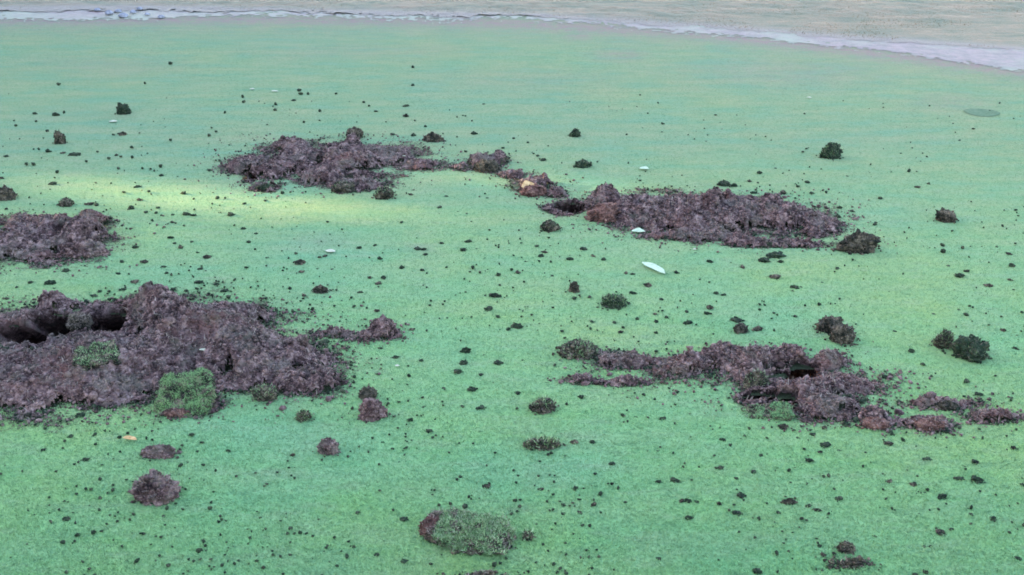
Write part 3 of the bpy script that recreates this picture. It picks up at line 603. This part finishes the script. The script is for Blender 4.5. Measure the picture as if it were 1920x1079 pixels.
tag(link('fine_soil_crumbs', make_mesh('fine_soil_crumbs', V, Fc, M['darksoil'], .35+T*.4)), 'fine dark soil crumbs strewn over the turf around the dug patches', 'soil crumbs', kind='stuff')
# ---------------------------------------------------------------- leaves, flakes, stones
def leaf(name, u, v, lp, wp, ang, material, label, cat, curl=.25, lift=.006, group=None, tilt=0):
    s = scale_at(v); L = lp/s; Wd = wp/s; n = 18; m = 5
    V = []
    for i in range(n+1):
        t = i/n; hw = Wd/2*(math.sin(math.pi*min(1, t*1.02+.01))**.7)*(1+.12*math.sin(9*t+u)); cx = .06*L*math.sin(math.pi*t)
        for j in range(m):
            q = j/(m-1)*2-1
            V.append((t*L-L/2, q*hw+cx, abs(q)*hw*curl + curl*.3*L*(t-.5)**2*1.5))
    nv = len(V); V = V + [(a, b, c-.0009) for a, b, c in V]; Fc = []
    for i in range(n):
        for j in range(m-1):
            a = i*m+j; f = (a, a+1, a+m+1, a+m); Fc.append(f[::-1]); Fc.append(tuple(q+nv for q in f))
    for i in range(n):
        for j in (0, m-1):
            a = i*m+j; Fc.append((a, a+m, a+m+nv, a+nv))
    x, y, z = ground_at(u, v)
    o = link(name, make_mesh(name, V, Fc, material, smooth=False), None, (x, y, z+lift)); o.rotation_euler = (tilt, 0, ang); return tag(o, label, cat, group)
leaf('dry_leaf', 1225, 508, 66, 18, R(-56), M['paleleaf'], 'long pale leaf lying on the turf below the pinkish mound', 'leaf', tilt=.1, lift=.010, curl=.15)
leaf('dry_leaf', 991, 357, 28, 20, R(20), M['tanleaf'], 'bright orange tinted leaf on the soil ridge in the sunlight', 'leaf', tilt=.5, lift=.03)
leaf('dry_leaf', 1197, 437, 26, 20, R(-5), M['paleleaf'], 'small pale leaf at the front edge of the pinkish mound', 'leaf')
leaf('dry_leaf', 1208, 319, 18, 16, R(-10), M['paleleaf'], 'faint pale leaf right of the flattened far clod', 'leaf')
leaf('dry_leaf', 245, 828, 30, 12, R(-15), M['tanleaf'], 'curled tan leaf above left of the long dark clod', 'leaf', curl=.6)
for q in [(212,230,20,20,'white flake on turf just in front of the small pointed far clod'),(473,169,12,14,'left one of two faint white flakes high on the turf'),(515,173,18,14,'right one of two faint white flakes high on the turf'),
          (385,653,20,16,'white flake lying on top of the largest soil mound'),(758,301,8,9,'tiny white flake on the right end of the farthest mound'),(1302,470,9,10,'white speck below the pinkish mound right of the long pale leaf'),
          (620,474,26,22,'pale flake on blue green turf left of centre'),(1517,185,12,12,'faint white speck high on the right turf'),(745,689,12,10,'tiny cream flake on turf between the two near soil patches')]:
    leaf('pale_flake', q[0], q[1], q[2]*.8, q[3]*.6, random.uniform(-.3, .3), M['whitebit'], q[4], 'flake', curl=.15, group='pale flakes on the green')
for i, (u, v, s) in enumerate([(183,22,13),(205,28,16),(222,24,14),(232,33,18),(250,26,13),(262,20,12),(302,35,14),(276,30,10)]):
    V, Fc = clod_shape(1, .8, .6, 300+i, 3, (), .2); k = s/scale_at(v)/2; x, y = unproj(u, v)
    o = link('stone', make_mesh('stone', V*k, Fc, M['stone'], smooth=False), None, (x, y, .012)); tag(o, 'small grey stone on the pale path, ' + ['first','second','third','fourth','fifth','sixth','seventh','last'][[183,205,222,232,250,262,276,302].index(u)] + ' of eight from the left', 'stone', 'stones on the pale path')
# dark oval dip: a shallow saucer with a low rim
def dip():
    n = 40; V = []; Fc = []
    for j, (rr, zz) in enumerate([(0.0, .001), (.45, .002), (.8, .006), (1.0, .010), (1.12, .001)]):
        for i in range(n):
            a = 2*math.pi*i/n; k = rr*(1+.06*math.sin(3*a+1)); V.append((.085*k*math.cos(a), .075*k*math.sin(a), zz*.5+.002))
    for j in range(4):
        for i in range(n): Fc.append((j*n+i, j*n+(i+1) % n, (j+1)*n+(i+1) % n, (j+1)*n+i))
    x, y = unproj(1840, 215); z = float(base_z(np.array([x]), np.array([y]))[0])
    o = link('turf_dip', make_mesh('turf_dip', V, Fc, M['darkturf'], smooth=True), None, (x, y, z)); tag(o, 'dark oval dip in the turf near the right edge below the path', 'turf dip')
dip()
# ---------------------------------------------------------------- added out-of-view occluder left of the green; its openings shape the sunlit streak
def occluder():
    hx = -14.0; sd_ = SUN_DIR
    OPEN = [(8.17, 2.73, .19, .12), (8.24, 2.93, .06, .06), (8.80, 3.13, .08, .06), (7.72, 2.69, .06, .04)]  # openings placed to throw the lit streak and spots
    def is_open(x, y, z):
        t = (hx-x)/sd_[0]; yy = y + t*sd_[1]; zz = z + t*sd_[2]
        w_ = 0.28*fbm(yy, zz, 0, 6, 3, 55)
        r_ = np.zeros_like(yy, bool)
        for a, b, ry, rz in OPEN: r_ |= (np.hypot((yy-a)/ry, (zz-b)/rz) + w_) < 1.0
        return r_
    parts = []
    ys = np.concatenate([np.arange(-8, 7, .2), np.arange(7, 10, .03), np.arange(10, 26, .2)]); zs = np.concatenate([np.arange(0, 2.2, .15), np.arange(2.2, 3.5, .03), np.arange(3.5, 6.21, .15)])
    Yg, Zg = np.meshgrid(ys, zs); y = Yg.ravel(); z = Zg.ravel(); q = quads(len(ys), len(zs))
    for sgn in (-1, 1):
        x = hx + sgn*(.3 + .12*fbm(y, z, sgn, 1.5, 3, 60)); op = is_open(x, y, z)
        V, qq = compact(np.stack([x, y, z], -1), q[~op[q].any(1)])
        parts.append((V, np.concatenate([qq[:, [0, 1, 2]], qq[:, [0, 2, 3]]]), np.zeros(len(V))))
    r_ = np.random.default_rng(9); n = 30000; ly = r_.uniform(-8, 26, n); lz = r_.uniform(0, 6.4, n); lx = hx + r_.choice([-1, 1], n)*r_.uniform(.2, .55, n)
    ok = ~is_open(lx, ly, lz); P = np.stack([lx, ly, lz], -1)[ok]; parts.append(blades(P, .12, .05, 1.6, 5))
    V, Fc, T = merge(parts); V = V - np.array([hx, 9, 0])
    root = bpy.data.objects.new('occluder', None); sc.collection.objects.link(root); root.location = (hx, 9, 0)
    tag(root, 'added leafy occluder, out of view at left, that blocks the low sun', 'occluder')
    link('occluder_leaves', make_mesh('occluder_leaves', V, Fc, M['occluder'], T), root)
occluder()
